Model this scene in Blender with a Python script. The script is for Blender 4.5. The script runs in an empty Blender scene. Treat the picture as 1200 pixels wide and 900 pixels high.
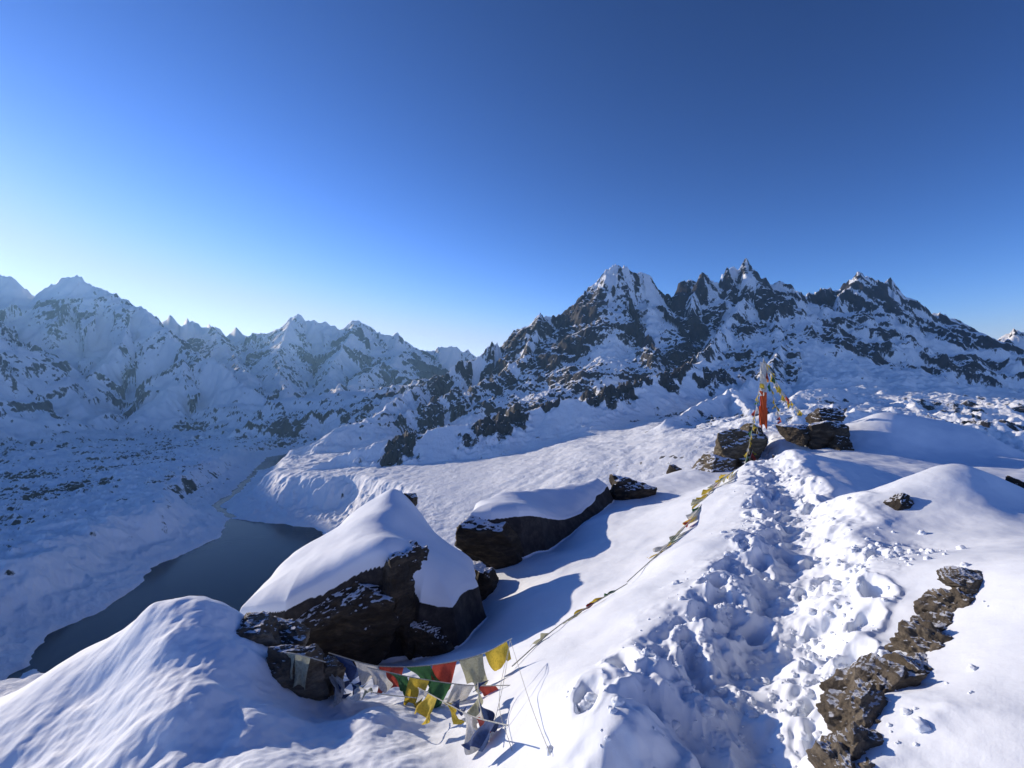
import bpy, math, random
import numpy as np
from mathutils import Vector
rng=np.random.RandomState(7); random.seed(7)
F=560.0
def P(px,py,y): return ((px-600)/F*y, y, (450-py)/F*y)
scene=bpy.context.scene
# ---------------- noise
perm=rng.permutation(4096).astype(np.int32); ang=rng.rand(4096)*2*np.pi
GX=np.cos(ang).astype(np.float32); GY=np.sin(ang).astype(np.float32)
def perlin(x,y,s=0):
    x=x+s*17.31; y=y-s*9.77
    xi=np.floor(x).astype(np.int32); yi=np.floor(y).astype(np.int32)
    xf=(x-xi).astype(np.float32); yf=(y-yi).astype(np.float32)
    def g(ix,iy,fx,fy):
        h=perm[(perm[(ix+s*31)&4095]+iy)&4095]
        return GX[h]*fx+GY[h]*fy
    u=xf*xf*xf*(xf*(xf*6-15)+10); v=yf*yf*yf*(yf*(yf*6-15)+10)
    a=g(xi,yi,xf,yf); b=g(xi+1,yi,xf-1,yf); c=g(xi,yi+1,xf,yf-1); d=g(xi+1,yi+1,xf-1,yf-1)
    return ((a+(b-a)*u)+((c+(d-c)*u)-(a+(b-a)*u))*v)*1.4
def fbm(x,y,o=4,s=0,g=.5):
    t=0;a=1.
    for i in range(o):
        t=t+a*perlin(x*2**i,y*2**i,s+i); a*=g
    return t
def ridged(x,y,o=5,s=0,g=.5):
    t=0;a=1.;w=1.
    for i in range(o):
        n=1-np.abs(perlin(x*2**i,y*2**i,s+i)); n=n*n
        t=t+a*n*w; w=np.clip(n*1.3,0,1); a*=g
    return t
def sstep(a,b,x):
    t=np.clip((x-a)/(b-a),0,1); return t*t*(3-2*t)
# ---------------- rbf
class TPS:
    def __init__(s,u,v,z,sm=1e-4):
        s.u=np.array(u);s.v=np.array(v);n=len(s.u)
        d2=(s.u[:,None]-s.u)**2+(s.v[:,None]-s.v)**2
        K=.5*d2*np.log(d2+1e-12)+np.eye(n)*sm
        Pm=np.c_[np.ones(n),s.u,s.v]
        A=np.block([[K,Pm],[Pm.T,np.zeros((3,3))]])
        s.w=np.linalg.solve(A,np.r_[np.array(z),0,0,0])
    def __call__(s,u,v):
        out=(s.w[-3]+s.w[-2]*u+s.w[-1]*v).astype(np.float32)
        u=u.astype(np.float32);v=v.astype(np.float32)
        for i in range(len(s.u)):
            d2=(u-np.float32(s.u[i]))**2+(v-np.float32(s.v[i]))**2
            out+=np.float32(.5*s.w[i])*d2*np.log(d2+np.float32(1e-12))
        return out
def lp(x,y): return np.arctan2(x,y), .5*np.log(x*x+y*y)
def segdist(X,Y,a,b):
    dx,dy=b[0]-a[0],b[1]-a[1]; L=dx*dx+dy*dy+1e-9
    t=np.clip(((X-a[0])*dx+(Y-a[1])*dy)/L,0,1)
    return np.hypot(X-a[0]-t*dx,Y-a[1]-t*dy),t
def polydist(X,Y,pts):
    D=np.full(X.shape,1e9,np.float32)
    for a,b in zip(pts[:-1],pts[1:]):
        d,_=segdist(X,Y,a,b); D=np.minimum(D,d)
    return D
def sdpoly(X,Y,poly):   # positive inside
    D=polydist(X,Y,list(poly)+[poly[0]])
    ins=np.zeros(X.shape,bool); n=len(poly)
    for i in range(n):
        x1,y1=poly[i][:2]; x2,y2=poly[(i+1)%n][:2]
        c=((y1>Y)!=(y2>Y)); 
        with np.errstate(divide='ignore',invalid='ignore'):
            xx=(x2-x1)*(Y-y1)/(y2-y1+1e-12)+x1
        ins^=(c&(X<xx))
    return np.where(ins,D,-D)
def grid_mesh(name,X,Y,Z,attrs,mat,rowsl=None):
    nr,nc=X.shape
    co=np.stack([X,Y,Z],-1).reshape(-1,3).astype(np.float32)
    idx=np.arange(nr*nc,dtype=np.int32).reshape(nr,nc)
    q=np.stack([idx[:-1,:-1],idx[:-1,1:],idx[1:,1:],idx[1:,:-1]],-1).reshape(-1,4)
    me=bpy.data.meshes.new(name); me.vertices.add(len(co)); me.vertices.foreach_set('co',co.ravel())
    me.loops.add(q.size); me.loops.foreach_set('vertex_index',q.ravel())
    me.polygons.add(len(q)); me.polygons.foreach_set('loop_start',np.arange(0,q.size,4,dtype=np.int32))
    me.polygons.foreach_set('use_smooth',np.ones(len(q),bool))
    me.update(calc_edges=True)
    for k,a in attrs.items():
        at=me.attributes.new(k,'FLOAT','POINT'); at.data.foreach_set('value',a.ravel().astype(np.float32))
    me.materials.append(mat)
    ob=bpy.data.objects.new(name,me); scene.collection.objects.link(ob); return ob
# ---------------- materials
def newmat(name):
    m=bpy.data.materials.new(name); m.use_nodes=True; nt=m.node_tree
    return m,nt,nt.nodes['Principled BSDF']
def N(nt,t,**k):
    n=nt.nodes.new(t)
    for a,b in k.items(): setattr(n,a,b)
    return n
def noise(nt,vec,scale,detail=6,rough=.6):
    n=N(nt,'ShaderNodeTexNoise'); n.inputs['Scale'].default_value=scale; n.inputs['Detail'].default_value=detail; n.inputs['Roughness'].default_value=rough
    nt.links.new(vec,n.inputs['Vector']); return n.outputs['Fac']
def ramp(nt,fac,stops):
    r=N(nt,'ShaderNodeValToRGB'); e=r.color_ramp.elements
    while len(e)<len(stops): e.new(.5)
    for i,(p,c) in enumerate(stops):
        e[i].position=p; e[i].color=(*c,1) if len(c)==3 else c
    nt.links.new(fac,r.inputs['Fac']); return r.outputs['Color']
def math_(nt,op,a,b=None,c=None):
    n=N(nt,'ShaderNodeMath',operation=op)
    for i,v in enumerate((a,b,c)):
        if v is None: continue
        if isinstance(v,(int,float)): n.inputs[i].default_value=v
        else: nt.links.new(v,n.inputs[i])
    return n.outputs[0]
def mix(nt,f,a,b):
    n=N(nt,'ShaderNodeMix',data_type='RGBA')
    nt.links.new(f,n.inputs['Factor'])
    for s,v in ((6,a),(7,b)):
        if isinstance(v,tuple): n.inputs[s].default_value=(*v,1)
        else: nt.links.new(v,n.inputs[s])
    return n.outputs[2]
def bump(nt,h,strength,dist,normal=None):
    n=N(nt,'ShaderNodeBump'); n.inputs['Strength'].default_value=strength; n.inputs['Distance'].default_value=dist
    nt.links.new(h,n.inputs['Height'])
    if normal: nt.links.new(normal,n.inputs['Normal'])
    return n.outputs[0]
def terrain_mat(name,s,far):
    m,nt,b=newmat(name)
    tc=N(nt,'ShaderNodeTexCoord').outputs['Object']
    at=N(nt,'ShaderNodeAttribute'); at.attribute_name='rock'; rk=at.outputs['Fac']
    vec=tc
    if far:
        mp=N(nt,'ShaderNodeMapping'); nt.links.new(tc,mp.inputs['Vector']); mp.inputs['Scale'].default_value=(1,1,.45); vec=mp.outputs[0]
    n1=noise(nt,vec,s,8,.66)
    f=math_(nt,'ADD',rk,math_(nt,'MULTIPLY',math_(nt,'SUBTRACT',n1,.5),1.25 if far else .6))
    mr=N(nt,'ShaderNodeMapRange',interpolation_type='SMOOTHSTEP'); mr.inputs['From Min'].default_value=.45; mr.inputs['From Max'].default_value=.56
    nt.links.new(f,mr.inputs['Value']); fac=mr.outputs[0]
    rc=ramp(nt,noise(nt,vec,s*1.7,8,.7),[(.3,(.012,.011,.013)),(.5,(.030,.027,.027)),(.72,(.07,.06,.053))])
    sc=ramp(nt,noise(nt,tc,s*.5,4,.5),[(.3,(.78,.82,.88)),(.7,(.85,.88,.92))])
    nt.links.new(mix(nt,fac,sc,rc),b.inputs['Base Color'])
    b.inputs['Roughness'].default_value=.75; b.inputs['Specular IOR Level'].default_value=.25
    if far:
        nb=bump(nt,noise(nt,vec,s*1.2,9,.68),.65,12)
    else:
        nb=bump(nt,noise(nt,tc,9,5,.55),.3,.02)
        nb=bump(nt,noise(nt,tc,260,3,.7),.3,.003,nb)
    nt.links.new(nb,b.inputs['Normal'])
    return m
M_far=terrain_mat('mountain_snow_rock',.02,True)
M_near=terrain_mat('ridge_snow',4.,False)
def rock_mat(name,c0,c1,c2,snow=.62):
    m,nt,b=newmat(name)
    tc=N(nt,'ShaderNodeTexCoord').outputs['Object']
    mp=N(nt,'ShaderNodeMapping'); nt.links.new(tc,mp.inputs['Vector']); mp.inputs['Scale'].default_value=(1,1,3.2); mp.inputs['Rotation'].default_value=(.25,.35,0)
    n1=noise(nt,mp.outputs[0],2.6,10,.72)
    col=ramp(nt,n1,[(.32,c0),(.52,c1),(.70,c2)])
    n2=noise(nt,tc,14,8,.7)
    geo=N(nt,'ShaderNodeNewGeometry'); sx=N(nt,'ShaderNodeSeparateXYZ'); nt.links.new(geo.outputs['Normal'],sx.inputs[0])
    f=math_(nt,'ADD',sx.outputs['Z'],math_(nt,'MULTIPLY',math_(nt,'SUBTRACT',n2,.5),.7))
    mr=N(nt,'ShaderNodeMapRange',interpolation_type='SMOOTHSTEP'); mr.inputs['From Min'].default_value=snow; mr.inputs['From Max'].default_value=snow+.08
    nt.links.new(f,mr.inputs['Value'])
    nt.links.new(mix(nt,mr.outputs[0],col,(.86,.88,.92)),b.inputs['Base Color'])
    b.inputs['Roughness'].default_value=.7; b.inputs['Specular IOR Level'].default_value=.3
    nb=bump(nt,n1,.9,.12); nb=bump(nt,noise(nt,tc,30,8,.7),.6,.02,nb)
    nt.links.new(nb,b.inputs['Normal']); return m
M_rock=rock_mat('dark_rock',(.012,.010,.008),(.05,.038,.026),(.15,.115,.075),.78)
M_rockl=rock_mat('lichen_rock',(.04,.033,.025),(.15,.12,.085),(.36,.30,.22),.90)
M_cairn=rock_mat('cairn_rock',(.03,.025,.018),(.12,.095,.06),(.30,.25,.17),.72)
# ================= FAR TERRAIN
LAKE=-600.
def plane(px,py): y=-LAKE*F/(py-450); return ((px-600)/F*y,y)
lake1=[plane(*p) for p in [(268,606),(300,611),(370,618),(400,640),(370,665),(345,700),(300,745),(215,765),(135,800),(70,800),(30,775),(60,742),(118,714),(155,690),(178,665),(228,643),(258,628)]]
lake2=[plane(*p) for p in [(296,552),(312,536),(345,530),(380,531),(385,541),(350,546),(330,549)]]
river=[plane(*p) for p in [(70,775),(40,780),(20,788),(6,800),(-20,815)]]
river2=[plane(*p) for p in [(272,606),(252,592),(275,578),(290,562),(300,552)]]
bp=[]
def B(px,py,y): bp.append(P(px,py,y))
def W(x,y,z): bp.append((x,y,z))
for q in [(900,482,2500),(1000,474,2500),(1100,490,2000),(1200,500,1800),(1100,470,3000),(1200,478,2600),(1350,500,2000),(600,574,1650),(700,555,1600),(500,600,1750),(800,527,1600),(400,611,1900),(325,609,2150),(850,492,2100),(960,485,1700)]: B(*q)
for q in [(0,600,-400),(500,700,-310),(-500,700,-590),(1000,700,-270),(1400,900,-260),(-300,1200,-540),(0,900,-450),(-450,1500,-590),(-700,1000,-598),(-1100,900,-590),(-1300,1400,-590),(-2000,1400,-580),(-1000,1200,-596),(-1200,1900,-594),(-2500,2500,-575),(-1700,2500,-590),(-1500,3300,-590),(-1500,4200,-585),(-3500,3500,-560),(-5000,5000,-540),(-2500,5500,-570),(-3000,7500,-540),(-6000,2500,-560),(-3500,9500,-450),(-1000,4500,-500),(-2000,14000,-200),(3000,4500,-150),(6000,6000,0),(5000,3000,-150),(0,7000,-300),(8000,14000,0),(-12000,14000,-200),(-12000,6000,-450),(-900,2950,-560),(-450,3000,-490),(0,3050,-380),(400,3200,-270),(-300,3800,-450),(1500,3500,-130)]: W(*q)
bx,by,bz=[np.array(c) for c in zip(*bp)]
ba,bl=lp(bx,by); baseT=TPS(ba,bl,bz/100.,1e-3)
def pol(azd,r,z): a=math.radians(azd); return (r*math.sin(a),r*math.cos(a),z)
# pts, slope, L, rib amplitude, rib wavelength, rockiness
ridges=[
 ([(490,452,4300),(530,428,4550),(555,418,4650),(575,402,4750),(600,408,4800),(615,386,4850),(632,364,4850),(650,372,4900),(668,360,4900),(690,338,4950),(706,316,5000),(722,310,5000),(738,310,5000),(752,318,5000),(766,336,5050),(790,345,5050),(802,329,5000),(822,321,5000),(836,332,5000),(850,318,5000),(866,315,5000),(878,304,5000),(892,322,5050),(905,345,5100),(930,344,5150),(965,338,5200),(985,334,5200),(1000,319,5200),(1020,335,5200),(1040,331,5250),(1050,346,5250),(1075,361,5300),(1100,358,5300),(1125,374,5400),(1150,389,5400),(1165,400,5400),(1185,390,5400),(1215,385,5400),(1300,370,5400),(1450,360,5300)],1.5,800,1,150,.78),
 ([(490,452,4300),(465,470,3900),(430,505,3500)],1.0,700,.8,110,.74),
 ([(632,364,4850),(620,412,4400),(560,450,4000),(500,472,3800),(450,500,3500)],1.0,700,1,120,.76),
 ([(725,310,5000),(692,372,4600),(655,420,4250),(635,452,3900)],1.2,700,1,120,.78),
 ([(668,360,4900),(655,400,4500),(610,440,4150)],1.2,700,1,120,.78),
 ([(752,318,5000),(768,372,4600),(735,420,4200),(700,450,3800)],1.2,700,1,120,.68),
 ([(822,321,5000),(812,370,4550),(780,410,4150),(735,440,3700)],1.2,700,1,120,.66),
 ([(878,304,5000),(868,345,4650),(850,385,4200),(815,420,3700)],1.2,600,1,120,.54),
 ([(885,314,5000),(905,362,4500),(912,398,4000),(902,430,3400),(870,452,2900),(850,457,2600),(845,462,2550)],1.0,600,.7,110,.56),
 ([(930,344,5150),(940,385,4650),(965,425,4150),(1000,448,3700)],1.15,700,1,120,.76),
 ([(1000,319,5200),(978,368,4750),(990,408,4350),(1030,440,3900)],1.2,700,1,120,.8),
 ([(1040,331,5250),(1052,375,4800),(1062,412,4400),(1090,445,3900)],1.2,700,1,120,.8),
 ([(1100,358,5300),(1108,398,4900),(1125,430,4400),(1160,455,3900)],1.15,700,1,120,.8),
 ([(1185,390,5400),(1190,420,4900),(1220,450,4200)],1.1,700,1,120,.8),
 ([(258,606,2230),(300,581,2300),(345,556,2400),(400,531,2500),(450,515,2560),(500,503,2600),(550,496,2620),(600,486,2650),(645,474,2700),(690,461,2750),(760,444,2950),(830,422,3300)],.75,1800,.2,160,.21),
 ([(322,529,3950),(350,499,3850),(375,477,3750),(395,463,3700),(425,457,3750),(450,468,3850),(490,462,4200)],.8,1500,.5,120,.5),
 ([(850,456,2560),(815,476,2250),(785,492,2050)],.9,400,.35,80,.3),
 ([(850,456,2560),(880,480,2200),(890,500,1900)],.9,400,.35,80,.3),
 ([(925,470,2400),(950,457,2500),(985,456,2550),(1020,474,2500)],.6,300,.35,80,.38),
 ([(-60,330,8300),(0,317,8500),(15,323,8500),(45,353,8600),(60,334,8600),(75,325,8600),(90,323,8600),(115,334,8600),(145,347,8500),(168,361,8300),(185,380,8000),(215,402,7500),(260,428,7000),(300,458,6500),(335,487,6000)],1.0,3500,1.4,480,.54),
 ([(90,323,8600),(70,375,7700),(35,415,7000),(0,440,6200)],.95,3500,1.3,380,.56),
 ([(145,347,8500),(150,395,7600),(120,430,6800),(100,460,6000)],.95,3500,1.3,380,.56),
 ([(0,317,8500),(-30,370,7800),(-90,410,6800)],.95,3500,1.3,380,.52),
 ([(215,402,7500),(210,435,6700),(190,465,6000)],.9,3500,1.2,300,.58),
 ([(120,375,12500),(165,372,12000),(188,374,12000),(197,366,12000),(205,374,12000),(218,378,12000),(226,373,12000),(245,378,12000),(265,389,12000),(280,384,12000),(300,388,12000),(322,389,12000),(333,376,12000),(346,367,12000),(358,377,12000),(370,374,12000),(385,379,12000),(400,385,12000),(420,374,12000),(440,391,12000),(465,392,12000),(490,404,12000),(510,411,12000),(530,406,12000),(560,417,12500),(620,425,13000),(800,420,13000)],.9,5000,1.5,600,.52),
 ([(490,404,12000),(450,425,9800),(410,448,8200),(370,478,7000)],.6,4000,1.3,400,.85),
 ([(346,367,12000),(325,410,10000),(330,445,8500),(345,475,7300)],.75,4000,1.4,480,.54),
 ([(245,378,12000),(270,415,10000),(290,440,8500)],.75,4000,1.4,480,.52),
 ([(420,374,12000),(395,415,10200),(385,445,9000)],.75,4000,1.4,480,.64),
 ([(-60,720,1180),(0,686,1265),(45,656,1440),(90,622,1660),(135,590,1960),(170,573,2200),(205,582,2110),(250,608,2000)],.7,170,.25,70,.2),
 ([(-60,660,1600),(0,640,1800),(60,610,2000),(120,585,2400)],.6,200,.25,60,.2),
 ([(-100,560,3000),(0,520,4150),(60,514,4400),(110,503,5200)],.4,600,.4,80,.45),
 ([(0,600,2150),(60,575,2550),(110,560,2900),(200,540,3400)],.5,250,.3,60,.25),
 ([(-40,556,2900),(60,548,3200),(150,530,3800),(240,515,4600)],.5,250,.3,60,.3),
]
ridges=[([P(*p) for p in r],s,L,ra,wl,ro) for r,s,L,ra,wl,ro in ridges]
ridges.append(([P(-60,330,8300),pol(-52.5,9300,1400),pol(-56,8600,1290),pol(-59,8200,1220),pol(-63,7900,1180),pol(-67,7600,1100)],.9,4500,1.3,280,.5))  # unseen ridge left of frame, added to block low sun and shade the valley floor
def far_height(X,Y):
    a,l=lp(X,Y)
    R=np.exp(l)
    base=baseT(a,l)*100.
    hm=np.maximum(sstep(-800,-1300,X+.1*Y),sstep(300,900,X-.1*Y))*sstep(900,1500,R)
    base=base+hm*((ridged(X/330,Y/330,4,3,.5)-1.15)*44)+(1-hm)*(fbm(X/260,Y/260,4,9)*10+fbm(X/60,Y/60,3,11)*2.5)
    wx=X+fbm(X/420,Y/420,3,20)*60*sstep(1000,4500,R)+fbm(X/110,Y/110,3,22)*18; wy=Y+fbm(X/420,Y/420,3,40)*80*sstep(1000,4500,R)
    Hm=np.full(X.shape,-5000.,np.float32); S=np.zeros(X.shape,np.float32);D=S.copy();RA=S.copy();WL=S.copy()+100;RO=S.copy()
    off=0.
    for pts,s,L,ra,wl,ro in ridges:
        for p,q in zip(pts[:-1],pts[1:]):
            d,t=segdist(wx,wy,p,q); ln=math.hypot(q[0]-p[0],q[1]-p[1])
            h=p[2]+(q[2]-p[2])*t-s*L*np.log1p(d/L)
            k=h>Hm
            Hm=np.where(k,h,Hm);S=np.where(k,off+t*ln,S);D=np.where(k,d,D);RA=np.where(k,ra,RA);WL=np.where(k,wl,WL);RO=np.where(k,ro,RO)
            off+=ln
        off+=5000
    k=18.
    mt=sstep(-10,160,Hm-base)
    H=np.maximum(Hm,base)+k*np.exp(-np.abs(Hm-base)/k)*.5
    rib=ridged(S/WL,D/(WL*4.5),5,50,.5)
    fade=np.where(RA<.4,np.exp(-D/180.),1.)
    ramp_=np.minimum(D*.38,WL*.55)*np.minimum(RA,1.4)*fade
    det=(rib-1.25)*ramp_*mt
    sc=np.clip(R/5000,.4,2.2)
    farr=sstep(5800,6800,R)
    iso=(ridged(X/330,Y/330,5,60,.52)-1.2)*50*np.minimum(sc,1.1)
    iso2=(ridged(X/900,Y/900,5,62,.5)-1.2)*110
    det+=(iso*(1-farr)+iso2*farr)*mt*np.minimum(RA,1.)
    det+=fbm(X/60,Y/60,4,70,.55)*13*mt*np.clip(RA,.2,1.)*(1-farr*.75)
    det+=fbm(S/(50+60*farr),D/200,4,75,.6)*25*np.exp(-D/90)*RA*mt
    gl=hm*(1-sstep(200,500,Hm-base))*sstep(-400,-500,H)*(X<0)+hm*(X>0)*(1-mt)*.7
    det+=gl*((ridged(X/120,Y/120,5,64,.56)-1.2)*22+fbm(X/26,Y/26,3,66)*3.5)
    # broken rock bands along the crest of the long spur
    sp=(np.abs(RO-.21)<.002)*mt*np.exp(-(D/300.)**2)*sstep(-1000,-600,X)
    cr=sp*sstep(-.35,.15,fbm(X/240,Y/240,4,81))
    det+=cr*(ridged(X/110,Y/70,5,84,.55)-1.15)*48
    H=H+det
    s1=sdpoly(X,Y,lake1); s2=sdpoly(X,Y,lake2)
    s3=np.maximum(16-polydist(X,Y,river),22-polydist(X,Y,river2))
    sd=np.maximum(np.maximum(s1,s2),s3)+fbm(X/90,Y/90,4,90)*14
    cap=LAKE+2+np.clip(-sd,0,900)*(.36+.10*fbm(X/150,Y/150,3,92))+np.clip(-sd,0,60)/60*(ridged(X/60,Y/60,4,93)-1.2)*8+np.clip(-sd-120,0,1e4)*.8
    kk2=14.; hd=np.clip(H-cap,-80,80)
    H=np.where(H-cap>80,cap,np.where(H-cap<-80,H,H-kk2*np.log1p(np.exp(hd/kk2))))
    w=sstep(-6,12,sd); H=H*(1-w)+(LAKE-8)*w
    H=np.where(sd<-14,np.maximum(H,LAKE+.5),H)
    kk=.60+(.42-.60)*sstep(-.15,.3,a)
    fl=-kk*R+fbm(X/60,Y/60,5,95)*np.clip(R*.03,0,14)
    H=np.where(R<1500,np.maximum(H,fl),H)
    return H,mt,rib,cr,RO,D,gl
az=np.linspace(math.radians(-67),math.radians(64),1650)
rr=np.concatenate([np.geomspace(40,900,90)[:-1],np.linspace(900,3400,470)[:-1],np.linspace(3400,5700,460)[:-1],np.linspace(5700,13600,370)[:-1],np.linspace(13600,22000,30)])
def far_sheet(name,r):
    A,R=np.meshgrid(az,r); X=R*np.sin(A); Y=R*np.cos(A)
    H,mt,rib,cr,RO,D,gl=far_height(X,Y)
    Hr=np.gradient(H,axis=0)/np.gradient(R,axis=0); Ha=np.gradient(H,axis=1)/(R*(az[1]-az[0]))
    sl=np.hypot(Hr,Ha)
    sc=np.clip(R/5000,.5,2.2)
    rock=mt*RO*(.2+.8*sstep(.6,1.6,sl))+mt*RO*(rib-1.3)*.65+.4*mt*RO*fbm(X/(300*sc),Y/(300*sc),4,100)
    rock=np.maximum(rock,cr*(.2+.6*sstep(.4,1.0,sl)))
    rock=np.maximum(rock,(1-mt)*(.18+.5*sstep(.15,.6,sl))*sstep(-.3,.5,fbm(X/350,Y/350,4,110))*.75*sstep(800,1200,R))
    rock=np.maximum(rock,gl*(.14+.42*sstep(.35,1.,sl))*(.8+.6*fbm(X/400,Y/400,3,112)))
    grid_mesh(name,X,Y,H,{'rock':rock},M_far)
i=int(np.searchsorted(rr,3300))
far_sheet('valley_terrain',rr[:i+1]); far_sheet('mountain_range',rr[i:])
# lakes
m,nt,b=newmat('lake_water'); b.inputs['Base Color'].default_value=(.017,.030,.055,1); b.inputs['Roughness'].default_value=.15; b.inputs['IOR'].default_value=1.12
tc=N(nt,'ShaderNodeTexCoord').outputs['Object']; nt.links.new(bump(nt,noise(nt,tc,.08,4),.12,2),b.inputs['Normal'])
def poly_obj(name,poly,grow,z):
    c=np.mean(poly,0); pts=[(p[0]+(p[0]-c[0])*grow,p[1]+(p[1]-c[1])*grow,z) for p in poly]
    me=bpy.data.meshes.new(name); me.from_pydata(pts,[],[list(range(len(pts)))[::-1]]); me.materials.append(m)
    o=bpy.data.objects.new(name,me); scene.collection.objects.link(o)
poly_obj('lake',lake1,.14,LAKE-2); poly_obj('lake',lake2,.15,LAKE-2)
def strip(name,line,w,z):
    v=[];f=[]
    for i,p in enumerate(line):
        q=line[min(i+1,len(line)-1)];o=line[max(i-1,0)]; d=np.array(q)-np.array(o); d/=np.linalg.norm(d); n=np.array([-d[1],d[0]])*w
        v+=[(p[0]+n[0],p[1]+n[1],z),(p[0]-n[0],p[1]-n[1],z)]
        if i: k=2*i; f.append((k-2,k-1,k+1,k))
    me=bpy.data.meshes.new(name); me.from_pydata(v,[],f); me.materials.append(m)
    o=bpy.data.objects.new(name,me); scene.collection.objects.link(o)
strip('river',river,45,LAKE-2.5); strip('river',river2,60,LAKE-3)
# ================= NEAR RIDGE
cp=[]
for q in """830,900,2.05 850,800,2.7 885,720,3.6 925,650,4.9 940,600,6.5 905,560,9 900,530,13 900,512,18
750,850,2.2 650,900,2.3 600,850,2.9 680,800,2.8 760,700,4.2 700,740,4.0 625,772,4.0 800,640,5.8 720,700,5.0 850,578,8.5 810,615,8.0 745,680,5.9
620,700,7 560,760,6 680,660,8 600,740,6.2 720,620,10 650,645,9.6 780,590,13 700,603,12 760,562,16 800,550,17 580,715,7.5
400,790,5.2 470,785,5.5 540,765,5.8 330,765,5.2 280,760,5.4
150,740,4.3 175,712,4.3 205,702,4.4 245,704,4.4 280,724,4.4 315,756,4.2 200,800,3.4 230,900,2.9 290,850,3.2 100,890,3.2 125,800,3.9 0,820,4.3 60,785,4.6 0,900,3.5 90,765,4.5 -100,860,4.2
355,840,3.7 400,870,3.3 450,830,3.7 450,900,2.8 520,850,3.5 560,890,2.8 590,820,3.4 520,815,4.2 320,900,2.8 430,810,4.4
1040,640,4.6 1000,700,3.6 960,780,2.8 940,860,2.3 1010,880,2.1 1100,850,2.05 1190,830,2.0 1190,690,2.8 1150,770,2.4 1200,655,3.2 1100,735,2.9 1050,790,2.6
1055,595,5.5 1070,560,6.0 1110,548,6.3 1160,560,6.1 1200,585,5.5 1260,600,5.3 1130,615,5 1180,635,4.3 1100,645,4.5
1000,575,8 960,534,12 1060,566,11 1150,564,11 1200,560,11.5 1040,484,17 1000,500,17 1090,526,15.5 1200,536,15 1130,526,18 850,545,17 880,508,18.5 920,504,18.5 970,506,18.5 870,560,14 830,570,13.5 1270,548,14""".split():
    a_,b_,c_=[float(t) for t in q.split(',')]; cp.append(P(a_,b_,c_))
cp+=[(0,.6,-1.62),(.6,.9,-1.6),(-.8,1,-1.95),(1.6,.8,-1.4),(2.6,1.2,-1.2),(-2,1.3,-2.4),(-4,1.5,-3.0),(0,.25,-1.6)]
cp+=[P(1110,655,7.6),P(1170,655,7.3),P(1050,635,7.2),P(205,760,5.9)[:2]+(-3.6,),P(100,760,6.0)[:2]+(-4.2,),P(0,760,6.2)[:2]+(-4.8,)]
cp+=[(-3.5,7.0,-4.4),(-2.2,10.3,-5.2),(-.8,11.5,-4.8),(-4.3,8,-5.8),(.3,14.5,-4.9),(2,17.5,-5.4),(-.1,9.6,-3.5)]
for d in range(-75,80,9):
    A=math.radians(d); re=11 if d<-25 else (15.5 if d<-4 else (22 if d<14 else 30)); k=.60+(.42-.60)*float(sstep(-.15,.3,A))
    for r in (re,re*1.45,60,80):
        cp.append((r*math.sin(A),r*math.cos(A),-k*r-.8))
cx,cy,cz=[np.array(c) for c in zip(*cp)]; ca,cl=lp(cx,cy); nearT=TPS(ca,cl,cz,2e-4)
def blk(polypx,toppx,fall):
    poly=[P(*p)[:2] for p in polypx]; t=[P(*p) for p in toppx]; x,y,z=[np.array(c) for c in zip(*t)]
    return poly,TPS(x,y,z,1e-2),fall
blocks=[blk([(266,712,6.2),(330,705,5.95),(345,694,6.0),(430,650,6.15),(478,650,6.2),(484,705,6.1),(535,705,6.3),(572,680,7.2),(560,655,8.1),(500,600,8.8),(462,580,9.0),(400,610,8.6),(330,655,7.6)],
            [(268,706,6.3),(330,696,6.05),(400,662,6.2),(455,640,6.3),(482,690,6.2),(530,690,6.4),(568,672,7.3),(545,645,8.0),(495,603,8.5),(461,571,8.6),(445,580,8.5),(400,611,8.2),(330,656,7.2),(400,635,7.0),(480,628,7.4),(455,600,7.7)],.16),
        blk([(532,602,9.2),(575,596,9.1),(617,598,9.2),(640,640,9.8),(700,620,12),(720,590,14),(700,560,15),(640,568,13),(580,582,11.5),(545,592,10.5)],
            [(532,598,9.3),(560,592,9.4),(615,590,9.6),(640,594,11),(700,572,13),(705,556,14.6),(670,561,13.7),(640,567,12.5),(600,575,11.2),(560,586,10.2),(660,584,12)],.28)]
path1=[P(*p)[:2] for p in [(800,980,1.7),(835,900,2.05),(870,800,2.7),(895,720,3.6),(935,650,4.9),(942,600,6.5),(918,565,9),(900,530,13),(895,512,18)]]
path2=[P(*p)[:2] for p in [(760,820,2.5),(810,740,3.3),(860,670,4.6),(890,610,6.6),(895,560,9.5)]]
path3=[P(*p)[:2] for p in [(940,860,2.3),(960,770,2.9),(990,690,3.8),(1040,640,4.7)]]
fr=random.Random(3); feet=[]
def along(path,step,side,amp=1):
    for a,b in zip(path[:-1],path[1:]):
        L=math.hypot(b[0]-a[0],b[1]-a[1]); n=max(1,int(L/step))
        for k in range(n):
            t=(k+fr.random()*.6)/n; nx,ny=-(b[1]-a[1])/L,(b[0]-a[0])/L; o=fr.gauss(0,side)
            feet.append((a[0]+(b[0]-a[0])*t+nx*o,a[1]+(b[1]-a[1])*t+ny*o,math.atan2(b[1]-a[1],b[0]-a[0])+fr.gauss(0,.35),fr.uniform(.03,.10)*amp))
along(path1,.24,.22); along(path2,.34,.12); along(path3,.36,.16)
for p in [(725,790,3.0),(732,800,2.95),(690,852,2.6)]: x,y,_=P(*p); feet.append((x,y,1.3,.06))
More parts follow.
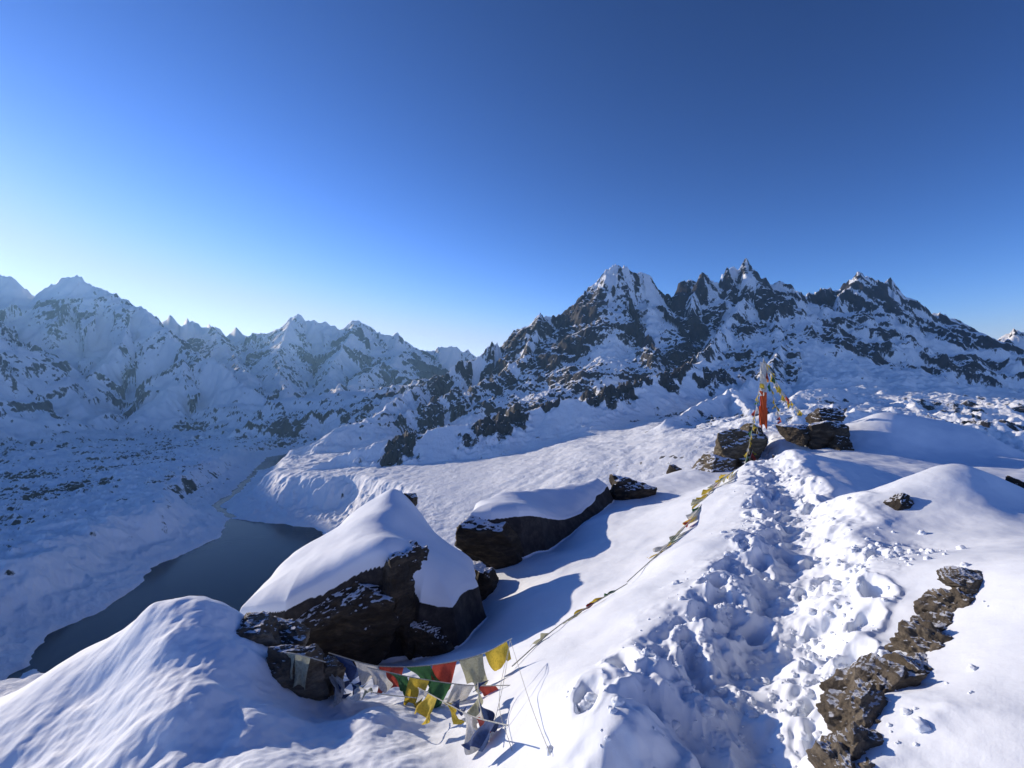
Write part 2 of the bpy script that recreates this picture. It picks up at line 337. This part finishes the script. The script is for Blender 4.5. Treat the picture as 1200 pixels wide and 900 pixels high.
def near_height(X,Y):
    a,l=lp(X,Y); R=np.exp(l)
    H=nearT(a,l)
    rock=np.zeros(X.shape,np.float32)
    H=H+fbm(X/1.6,Y/1.6,3,5)*.05+fbm(X/.45,Y/.45,3,8)*.010
    ll=sstep(.2,-.4,X+.12*Y)*sstep(6.5,4.5,R)
    H=H+ll*(fbm(X/.45,Y/.45,4,12)*.042+(ridged(X/.8,Y/.8,3,13)-1.1)*.012)
    for poly,T,fall in blocks:
        s=sdpoly(X,Y,poly)+fbm(X/.9,Y/.9,2,15)*.07
        m_=s>-.3
        top=T(X,Y)+fbm(X/.8,Y/.8,3,17)*.02
        edge=-.12*np.exp(-np.clip(s-fall,0,9)/.14)
        w=sstep(-.02,fall,s)
        Hn=np.maximum(H,H*(1-w)+(top+edge)*w)
        rock=np.where(m_,sstep(.02,.06,w)*(1-sstep(.80,.93,w))*sstep(.2,.3,top-H),rock)
        H=np.where(m_,Hn,H)
    d1=polydist(X,Y,path1);d2=polydist(X,Y,path2);d3=polydist(X,Y,path3)
    wob=fbm(X/.55,Y/.55,4,25)*.20
    H=H-.22*np.exp(-((d1+wob)/.36)**2)+.05*np.exp(-((d1-.58+wob)/.2)**2)
    H=H-.05*np.exp(-((d2+wob)/.18)**2)-.05*np.exp(-((d3+wob)/.2)**2)
    ch=np.maximum(.7*np.exp(-(np.maximum(d1+wob-.2,0)/.2)**2),.9*np.exp(-((d2+wob)/.18)**2)); ch=np.maximum(ch,.9*np.exp(-((d3+wob)/.25)**2))
    ch=ch*sstep(-.35,.25,fbm(X/.5,Y/.5,2,27))
    H=H+ch*((ridged(X/.3,Y/.3,4,30,.55)-1.15)*.05+fbm(X/.07,Y/.07,2,33)*.008)
    for fx,fy,fa,dep in feet:
        rad=.45
        msk=np.nonzero((np.abs(X-fx)<rad)&(np.abs(Y-fy)<rad))
        if len(msk[0])==0: continue
        x=X[msk]-fx;y=Y[msk]-fy; c,s_=math.cos(fa),math.sin(fa); u=(x*c+y*s_)/.17; v=(-x*s_+y*c)/.085
        q=np.sqrt(u*u+v*v)+perlin(x*14+fx*9,y*14,3)*.15
        H[msk]+= -dep*(1-sstep(.55,1.05,q))+dep*.22*np.exp(-((q-1.3)/.25)**2)
    return H,rock
az2=np.linspace(math.radians(-72),math.radians(70),1700)
r2=np.concatenate([np.geomspace(.3,1.6,60)[:-1],np.geomspace(1.6,10,780)[:-1],np.geomspace(10,24,330)[:-1],np.geomspace(24,75,70)])
A,R=np.meshgrid(az2,r2); X=R*np.sin(A);Y=R*np.cos(A)
H,rock=near_height(X,Y)
grid_mesh('snow_ridge_ground',X,Y,H,{'rock':rock},M_near)
def gz(x,y):
    h,_=near_height(np.array([[x]],float),np.array([[y]],float)); return float(h[0,0])
def hit(px,py,lift=.05):
    ys=np.geomspace(1.5,24,400)[None,:]; xs=(px-600)/F*ys; zs=(450-py)/F*ys
    h,_=near_height(xs,ys); k=np.nonzero(zs[0]<h[0]+lift)[0]
    y=ys[0,k[0]] if len(k) else 5.
    return P(px,py,y)
# ---------------- boulders
import bmesh
def ico(sub):
    bm=bmesh.new(); bmesh.ops.create_icosphere(bm,subdivisions=sub,radius=1)
    v=np.array([x.co[:] for x in bm.verts]); f=[[q.index for q in p.verts] for p in bm.faces]; bm.free(); return v,f
ICO={k:ico(k) for k in (2,3,6,7)}
def boulder_geo(seed,dims,rot,sub=6,nplanes=16,rough=.05):
    r=np.random.RandomState(seed); v,f=ICO[sub]
    n=r.normal(size=(nplanes,3)); n/=np.linalg.norm(n,axis=1)[:,None]; n=np.r_[n,[[1,0,0],[-1,0,0],[0,1,0],[0,-1,0],[0,0,1],[0,0,-1]]]
    d=r.uniform(.72,1.0,len(n)); d[-6:]=.95
    dots=v@n.T; rad=np.where(dots>.05,d/np.maximum(dots,.05),9).min(1)
    p=v*rad[:,None]
    a=seed*3.1
    def n3(q,s): return perlin(q[:,0]*s+a,q[:,1]*s+q[:,2]*s*.6,1)+perlin(q[:,2]*s-a,q[:,0]*s*.7-q[:,1]*s,2)
    strata=np.abs(perlin(p[:,2]*4+p[:,0]*1.2+a,p[:,1]*.6,5))
    disp=rough*(n3(p,1.8)*1.2+n3(p,4)*.6+n3(p,9)*.35+n3(p,20)*.18-strata*1.3)
    p=p*(1+disp)[:,None]*np.array(dims)
    cx_,sx_=math.cos(rot[0]),math.sin(rot[0]);cy_,sy_=math.cos(rot[1]),math.sin(rot[1]);cz_,sz_=math.cos(rot[2]),math.sin(rot[2])
    Rm=np.array([[cz_,-sz_,0],[sz_,cz_,0],[0,0,1]])@np.array([[cy_,0,sy_],[0,1,0],[-sy_,0,cy_]])@np.array([[1,0,0],[0,cx_,-sx_],[0,sx_,cx_]])
    return p@Rm.T,f
def boulder(name,parts,mat,sub=6,rough=.05):
    V=[];Fc=[];off=0
    for (c,dims,rot,seed) in parts:
        v,f=boulder_geo(seed,dims,rot,sub,rough=rough); V.append(v+np.array(c)); Fc+= [[i+off for i in q] for q in f]; off+=len(v)
    V=np.concatenate(V); o0=np.array(parts[0][0]); V=V-o0
    me=bpy.data.meshes.new(name); me.from_pydata(V.tolist(),[],Fc); me.materials.append(mat)
    me.polygons.foreach_set('use_smooth',np.ones(len(Fc),bool))
    o=bpy.data.objects.new(name,me); o.location=o0; scene.collection.objects.link(o); return o
boulder('boulder',[(P(412,720,6.65),(.98,.75,.70),(.1,-.38,.1),11),(P(465,700,6.65),(.45,.6,.74),(0,.1,.2),12),(P(508,742,6.55),(.36,.5,.42),(.1,.3,.0),13),(P(360,735,6.45),(.5,.5,.36),(0,-.3,0),14)],M_rock,sub=7,rough=.06)
boulder('boulder',[(P(575,628,9.6),(.70,.6,.58),(0,.1,0),21),(P(562,692,8.4),(.34,.4,.42),(0,.2,.4),22),(P(478,587,8.9),(.2,.2,.16),(0,.6,0),23)],M_rock)
boulder('boulder',[(P(738,580,14.3),(.62,.5,.50),(.1,.25,.3),31)],M_rock)
boulder('boulder',[(P(1050,600,5.6),(.13,.15,.26),(0,.6,.3),41)],M_rock)
boulder('boulder',[(P(1192,580,5.9),(.10,.15,.24),(0,.1,.3),43)],M_rock)
boulder('rock_outcrop',[(P(1135,684,3.1),(.19,.16,.07),(.25,.1,.2),51),(P(1122,718,3.05),(.22,.17,.17),(.1,.1,.5),52),(P(1110,752,2.9),(.21,.17,.19),(.3,-.1,.1),53),(P(1095,775,2.75),(.20,.17,.18),(.3,.4,.3),60),(P(1072,800,2.6),(.21,.17,.18),(.1,.3,.8),54),(P(1030,812,2.5),(.26,.16,.16),(.2,-.3,.3),55),(P(1012,850,2.3),(.18,.16,.18),(.0,-.2,.2),56),(P(1035,888,2.15),(.18,.14,.15),(.2,.1,.0),57),(P(1000,888,2.12),(.14,.12,.14),(.2,.3,.4),58),(P(1050,840,2.4),(.17,.15,.15),(.2,.3,.4),59),(P(1030,915,2.05),(.2,.15,.15),(.2,.3,.4),65),(P(985,905,2.05),(.12,.12,.12),(.2,.1,.7),66)],M_rockl,rough=.09)
boulder('boulder',[(P(300,746,4.35),(.25,.2,.17),(.1,.1,.0),61),(P(350,790,4.05),(.28,.2,.23),(0,.15,.3),62),(P(338,752,4.5),(.22,.2,.16),(0,.2,.3),63),(P(385,795,4.2),(.13,.15,.2),(0,.2,.3),64)],M_rockl,rough=.08)
boulder('stone_cairn',[(P(835,550,16.5),(.85,.8,.55),(.1,-.3,.2),71),(P(858,526,17),(.75,.7,.75),(.1,.2,.2),72),(P(880,516,17.6),(.5,.6,.6),(.1,.3,.4),73),(P(872,545,16.6),(.5,.5,.45),(.1,.3,.4),74)],M_cairn)
boulder('boulder',[(P(964,512,16.2),(.78,.6,.62),(.0,.15,.2),81),(P(984,527,15.8),(.45,.5,.46),(.1,.4,.2),82),(P(936,508,16.4),(.5,.5,.34),(.1,-.2,.2),83),(P(964,492,16.6),(.5,.5,.42),(.1,-.1,.2),84)],M_rock)
boulder('boulder',[(P(918,540,15),(.35,.3,.16),(.0,.1,.2),86)],M_rock)
boulder('boulder',[(P(790,552,17.5),(.3,.3,.24),(.0,.1,.2),87)],M_rock)
# snow clods along the trail
V=[];Fc=[];off=0; v0,f0=ICO[3]
cr_=random.Random(5)
cl=[]
for path,n,sd_ in ((path1,420,.36),(path2,260,.16),(path3,300,.26)):
    for k in range(n):
        j=cr_.random()**1.0*(len(path)-1.001); i0=int(j);t=j-i0;a=path[i0];b=path[i0+1]
        cl.append((a[0]+(b[0]-a[0])*t+cr_.gauss(0,sd_),a[1]+(b[1]-a[1])*t+cr_.gauss(0,sd_),cr_.random()**4*.03+.006))
cxs=np.array([[c[0] for c in cl]]);cys=np.array([[c[1] for c in cl]])
hz,_=near_height(cxs,cys)
for (x,y,s),z in zip(cl,hz[0]):
    p=v0*(1+.35*(perlin(v0[:,0]*1.7+x*50,v0[:,1]*1.7+v0[:,2],1)+perlin(v0[:,2]*3+x*50,v0[:,0]*3,2)*.5))[:,None]*np.array([s*cr_.uniform(.8,1.3),s,s*.8])+np.array([x,y,z+s*.15])
    V.append(p); Fc+=[[i+off for i in q] for q in f0]; off+=len(p)
me=bpy.data.meshes.new('snow_clods'); me.from_pydata(np.concatenate(V).tolist(),[],Fc); me.polygons.foreach_set('use_smooth',np.ones(len(Fc),bool)); me.materials.append(M_near)
scene.collection.objects.link(bpy.data.objects.new('snow_clods',me))
# ---------------- prayer flags
def cloth(name,c,printed=True):
    m,nt,b=newmat(name); tc=N(nt,'ShaderNodeTexCoord').outputs['Object']
    fac=ramp(nt,noise(nt,tc,55,3,.6),[(.50,(0,0,0)),(.60,(1,1,1))])
    d=tuple(x*.35 for x in c)
    nt.links.new(mix(nt,math_(nt,'MULTIPLY',fac,.55),c,d),b.inputs['Base Color']); b.inputs['Roughness'].default_value=.85
    out=nt.nodes['Material Output']; tr=N(nt,'ShaderNodeBsdfTranslucent'); tr.inputs['Color'].default_value=(*c,1)
    ms=N(nt,'ShaderNodeMixShader'); ms.inputs[0].default_value=.35; nt.links.new(b.outputs[0],ms.inputs[1]); nt.links.new(tr.outputs[0],ms.inputs[2]); nt.links.new(ms.outputs[0],out.inputs[0])
    return m
CM=[cloth('cloth_yellow',(.62,.46,.06)),cloth('cloth_green',(.05,.15,.06)),cloth('cloth_red',(.42,.07,.05)),cloth('cloth_white',(.62,.62,.60)),cloth('cloth_blue',(.04,.07,.18)),cloth('cloth_orange',(.7,.12,.03)),cloth('cord',(.6,.6,.55)),cloth('cloth_faded',(.42,.42,.30))]
Yc,Gc,Rc,Wc,Bc,Oc,Cc,Kc=range(8)
def catmull(pts,n):
    pts=[np.array(p,float) for p in pts]; pts=[2*pts[0]-pts[1]]+pts+[2*pts[-1]-pts[-2]]; out=[]
    for i in range(1,len(pts)-2):
        for k in range(n):
            t=k/n;a,b,c,d=pts[i-1:i+3]
            out.append(.5*((2*b)+(-a+c)*t+(2*a-5*b+4*c-d)*t*t+(-a+3*b-3*c+d)*t**3))
    out.append(pts[-2]); return out
class MB:
    def __init__(s): s.v=[];s.f=[];s.m=[]
    def tube(s,line,r,mat,k=5):
        o=len(s.v)
        for i,p in enumerate(line):
            d=line[min(i+1,len(line)-1)]-line[max(i-1,0)]; d=d/(np.linalg.norm(d)+1e-9)
            u=np.cross(d,[0,0,1.]) if abs(d[2])<.95 else np.cross(d,[1.,0,0]); u/=np.linalg.norm(u); w=np.cross(d,u)
            rr_=r[i] if hasattr(r,'__len__') else r
            for j in range(k): a=2*math.pi*j/k; s.v.append(tuple(p+rr_*(u*math.cos(a)+w*math.sin(a))))
            if i:
                for j in range(k): s.f.append((o+(i-1)*k+j,o+(i-1)*k+(j+1)%k,o+i*k+(j+1)%k,o+i*k+j)); s.m.append(mat)
    def flag(s,a,b,down,h,mat,seed,amp=.03,n=9):
        rr_=random.Random(seed); o=len(s.v); a=np.array(a);b=np.array(b);down=np.array(down,float);down/=np.linalg.norm(down)
        nrm=np.cross(b-a,down); nrm/=np.linalg.norm(nrm)+1e-9; p1,p2,p3=[rr_.uniform(0,6) for _ in range(3)]; skew=rr_.uniform(-.35,.35); curl=rr_.uniform(-.25,.35)
        for i in range(n+1):
            for j in range(n+1):
                u=i/n;w=j/n
                p=a+(b-a)*(u*(1-.12*w)+.06*w)+down*h*w*(1+.14*math.sin(5*u+p3))*(1-curl*u*.6)+(b-a)*skew*w
                p=p+nrm*amp*w*(math.sin(5*u+p1+2*w)+.6*math.sin(9*u-3*w+p2)+.25*math.sin(17*u+4*w))
                s.v.append(tuple(p))
        for i in range(n):
            for j in range(n):
                q=o+i*(n+1)+j; s.f.append((q,q+1,q+n+2,q+n+1)); s.m.append(mat)
    def obj(s,name,parent=None):
        me=bpy.data.meshes.new(name); me.from_pydata(s.v,[],s.f)
        for c in CM: me.materials.append(c)
        me.polygons.foreach_set('material_index',np.array(s.m,dtype=np.int32)); me.polygons.foreach_set('use_smooth',np.ones(len(s.f),bool))
        o=bpy.data.objects.new(name,me); scene.collection.objects.link(o)
        if parent: o.parent=parent
        return o
def flagline(name,pts,cols,w,h,r=.004,down=(0,0,-1),gap=.02,amp=.03,start=0,parent=None,seed=0,rnd=0):
    L=catmull(pts,14); mb=MB(); mb.tube(L,r,Cc)
    cum=[0]
    for a,b in zip(L[:-1],L[1:]): cum.append(cum[-1]+np.linalg.norm(b-a))
    def at(s_): 
        return np.array([np.interp(s_,cum,[p[k] for p in L]) for k in range(3)])
    s_=start;i=0; rr_=random.Random(seed)
    while s_+w<cum[-1] and i<len(cols):
        if cols[i] is not None:
            dn=(down[0]+rr_.gauss(0,.15+rnd),down[1]+rr_.gauss(0,.2+rnd),down[2]); mb.flag(at(s_),at(s_+w),dn,h*rr_.uniform(.85,1.1),cols[i],seed*100+i,amp,n=12)
        s_+=w+gap;i+=1
    return mb.obj(name,parent)
flagline('prayer_flag_string',[P(385,765,4.25),P(440,780,4.2),P(500,780,4.15),P(560,768,4.1),P(600,748,4.05)],[Bc,Wc,Rc,Gc,Rc,Kc,Yc,Kc],.22,.22,seed=1,amp=.045,rnd=.12)
flagline('prayer_flag_string',[P(430,782,4.0),P(490,795,3.92),P(550,803,3.85),P(602,803,3.7)],[Wc,Gc,Yc,Gc,Wc,Rc,Bc,Rc,Gc],.17,.22,seed=2,amp=.04,rnd=.15)
flagline('prayer_flag_string',[hit(490,806,.25),hit(525,825,.25),hit(555,840,.22),hit(595,850,.2)],[Wc,Yc,Yc,Bc,Wc,Rc,Bc,Kc],.14,.17,seed=3,amp=.04,rnd=.35)
flagline('prayer_flag_string',[hit(560,800,.25),hit(562,825,.2),hit(572,862,.12)],[Bc,Kc,Bc,Wc,Bc,Bc],.09,.15,seed=8,amp=.05,rnd=.5)
flagline('prayer_flag_string',[hit(410,800,.2),hit(440,812,.15),hit(490,818,.12)],[Bc,Kc,Wc,Kc],.13,.12,seed=18,amp=.04,rnd=.5)
flagline('prayer_flag_string',[P(370,762,4.2),P(385,785,4.1),P(405,812,4.0)],[Bc,Bc,Wc,Bc,Bc],.08,.24,seed=4,amp=.06,rnd=.4,gap=0)
flagline('prayer_flag_string',[P(316,764,4.1),P(345,766,3.9),P(382,776,3.9)],[Kc,Kc,Kc,Kc],.13,.26,seed=9,amp=.03,rnd=.1,gap=0)
mb=MB()
for q in [[(598,750,.3),(590,800,.2),(575,865,.05)],[(598,750,.3),(620,820,.08),(645,885,.02)],[(598,750,.3),(585,820,.1),(600,880,.02)]]:
    mb.tube(catmull([hit(*p) for p in q],10),.002,Cc)
mb.obj('cord_tangle')
def onsnow(pp,dz): 
    out=[]
    for p in pp:
        x,y,z=P(*p); out.append((x,y,gz(x,y)+dz))
    return out
flagline('prayer_flag_string',onsnow([(600,748,4.1),(650,722,4.7),(690,704,5.2),(735,682,5.7)],.03),[None]*3+[Kc,None,None,Kc,Yc,Rc,Yc,Gc,Kc,Yc,Yc],.16,.15,seed=5,down=(-.75,-.5,-.1),amp=.02,r=.006)
flagline('prayer_flag_string',onsnow([(735,682,5.7),(790,635,7.2),(815,612,8.2),(838,592,9.8),(862,568,12.5)],.05),[None]*4+[Kc,Yc,Wc,Yc,Gc,Kc,Wc,Rc,Yc,Wc,Gc,Yc]*3,.22,.24,seed=6,down=(-.8,-.3,-.45),amp=.03,r=.007,rnd=.1)
par=bpy.data.objects.new('prayer_flag_pole',None); scene.collection.objects.link(par); base=P(892,505,18); par.location=base
def loc(px,py,y): q=P(px,py,y); return (q[0]-base[0],q[1]-base[1],q[2]-base[2])
mb=MB(); mb.tube([np.array(loc(892,512,18)),np.array(loc(893,460,18)),np.array(loc(895,420,18))],[.035,.03,.02],Cc,8); mb.obj('pole',par)
mb=MB()
for k,(y0,y1,mt_,w) in enumerate([(424,440,Wc,.10),(438,462,Wc,.12),(458,480,Oc,.13),(476,500,Oc,.16)]):
    for s_ in (0,1):
        mb.flag(loc(893-2,y0,18-.03*s_),loc(893+2+w*28,y0+2,18+.1-.2*s_) if s_ else loc(893-w*24,y0,18),(.05,0,-1),(y1-y0)/F*18,mt_,k*2+s_+40,.04)
mb.obj('banner',par)
T_=loc(895,421,18)
for k,(e,cols) in enumerate([((942,486,17),[Yc,Wc,Yc,Gc,Wc,Yc,Wc,Rc,Yc,Wc]*2),((930,478,18.5),[Wc,Yc,Wc,Yc,Wc,Yc,Wc,Yc]*2),((918,500,17.5),[Yc,Wc,Rc,Yc,Gc,Yc,Wc,Yc]*2),((870,560,15.5),[None]*5+[Yc,Wc,Yc,Gc,Wc,Rc,Yc,Wc,Yc,Gc,Yc]*2)]):
    E=loc(*e); mid=tuple((np.array(T_)+np.array(E))/2+np.array([0,0,-.22])); flagline('flag_string_%d'%k,[T_,mid,E],cols,.2,.2,seed=20+k,amp=.05,parent=par,r=.008,rnd=.25)
flagline('prayer_flag_string',[P(888,500,17.2),P(884,520,16.6),P(876,545,15.8),P(866,570,13.5)],[Wc,Yc,Wc,Yc,Gc,Yc,Rc,Yc,Wc,Yc]*2,.2,.26,seed=31,amp=.06,rnd=.5,r=.008)
# ---------------- thin mountain haze (real volume over the valleys)
bpy.ops.mesh.primitive_cube_add(size=1,location=(0,11300,900)); hz_=bpy.context.object; hz_.name='valley_haze'; hz_.scale=(60000,22000,3400)
m=bpy.data.materials.new('haze'); m.use_nodes=True; nt=m.node_tree; nt.nodes.clear(); o_=nt.nodes.new('ShaderNodeOutputMaterial'); v_=nt.nodes.new('ShaderNodeVolumeScatter'); v_.inputs['Color'].default_value=(.30,.60,1,1); v_.inputs['Density'].default_value=2.8e-5; v_.inputs['Anisotropy'].default_value=.35
nt.links.new(v_.outputs[0],o_.inputs['Volume']); hz_.data.materials.append(m)
# ---------------- light, sky, camera
AZ,EL=-58.,13.5
w=bpy.data.worlds.new('World'); scene.world=w; w.use_nodes=True; nt=w.node_tree
sky=nt.nodes.new('ShaderNodeTexSky'); sky.sky_type='NISHITA'; sky.sun_disc=False; sky.sun_elevation=math.radians(EL); sky.sun_rotation=math.radians(AZ)
sky.altitude=4500; sky.air_density=1.0; sky.dust_density=1.6; sky.ozone_density=2.0
gm=nt.nodes.new('ShaderNodeGamma'); gm.inputs[1].default_value=1.85
nt.links.new(sky.outputs[0],gm.inputs[0])
bw=nt.nodes.new('ShaderNodeRGBToBW'); nt.links.new(gm.outputs[0],bw.inputs[0])
mr=nt.nodes.new('ShaderNodeMapRange'); mr.interpolation_type='SMOOTHSTEP'; mr.inputs['From Min'].default_value=2.; mr.inputs['From Max'].default_value=16; mr.inputs['To Max'].default_value=.95; nt.links.new(bw.outputs[0],mr.inputs['Value'])
cmp_=math_(nt,'DIVIDE',bw.outputs[0],math_(nt,'ADD',1.0,math_(nt,'DIVIDE',bw.outputs[0],28.)))
vm=nt.nodes.new('ShaderNodeVectorMath'); vm.operation='SCALE'; vm.inputs[0].default_value=(.80,1.06,1.65); nt.links.new(cmp_,vm.inputs['Scale'])
col=mix(nt,mr.outputs[0],gm.outputs[0],vm.outputs[0])
mx=nt.nodes.new('ShaderNodeMix'); mx.data_type='RGBA'; mx.blend_type='MULTIPLY'; mx.inputs[0].default_value=1; mx.inputs[7].default_value=(.88,.93,1.02,1)
nt.links.new(col,mx.inputs[6]); nt.links.new(mx.outputs[2],nt.nodes['Background'].inputs[0]); nt.nodes['Background'].inputs[1].default_value=.076
s=bpy.data.lights.new('sun','SUN'); s.energy=5.; s.angle=math.radians(.5); s.color=(1,.96,.89)
so=bpy.data.objects.new('sun',s); scene.collection.objects.link(so)
d=Vector((math.sin(math.radians(AZ))*math.cos(math.radians(EL)),math.cos(math.radians(AZ))*math.cos(math.radians(EL)),math.sin(math.radians(EL))))
so.rotation_euler=d.to_track_quat('Z','Y').to_euler()
cam=bpy.data.cameras.new('camera'); cam.sensor_width=36; cam.lens=36*F/1200; cam.clip_start=.05; cam.clip_end=60000
co=bpy.data.objects.new('camera',cam); scene.collection.objects.link(co); co.rotation_euler=(math.pi/2,0,0); scene.camera=co
scene.view_settings.view_transform='Standard'; scene.view_settings.look='None'; scene.view_settings.exposure=0
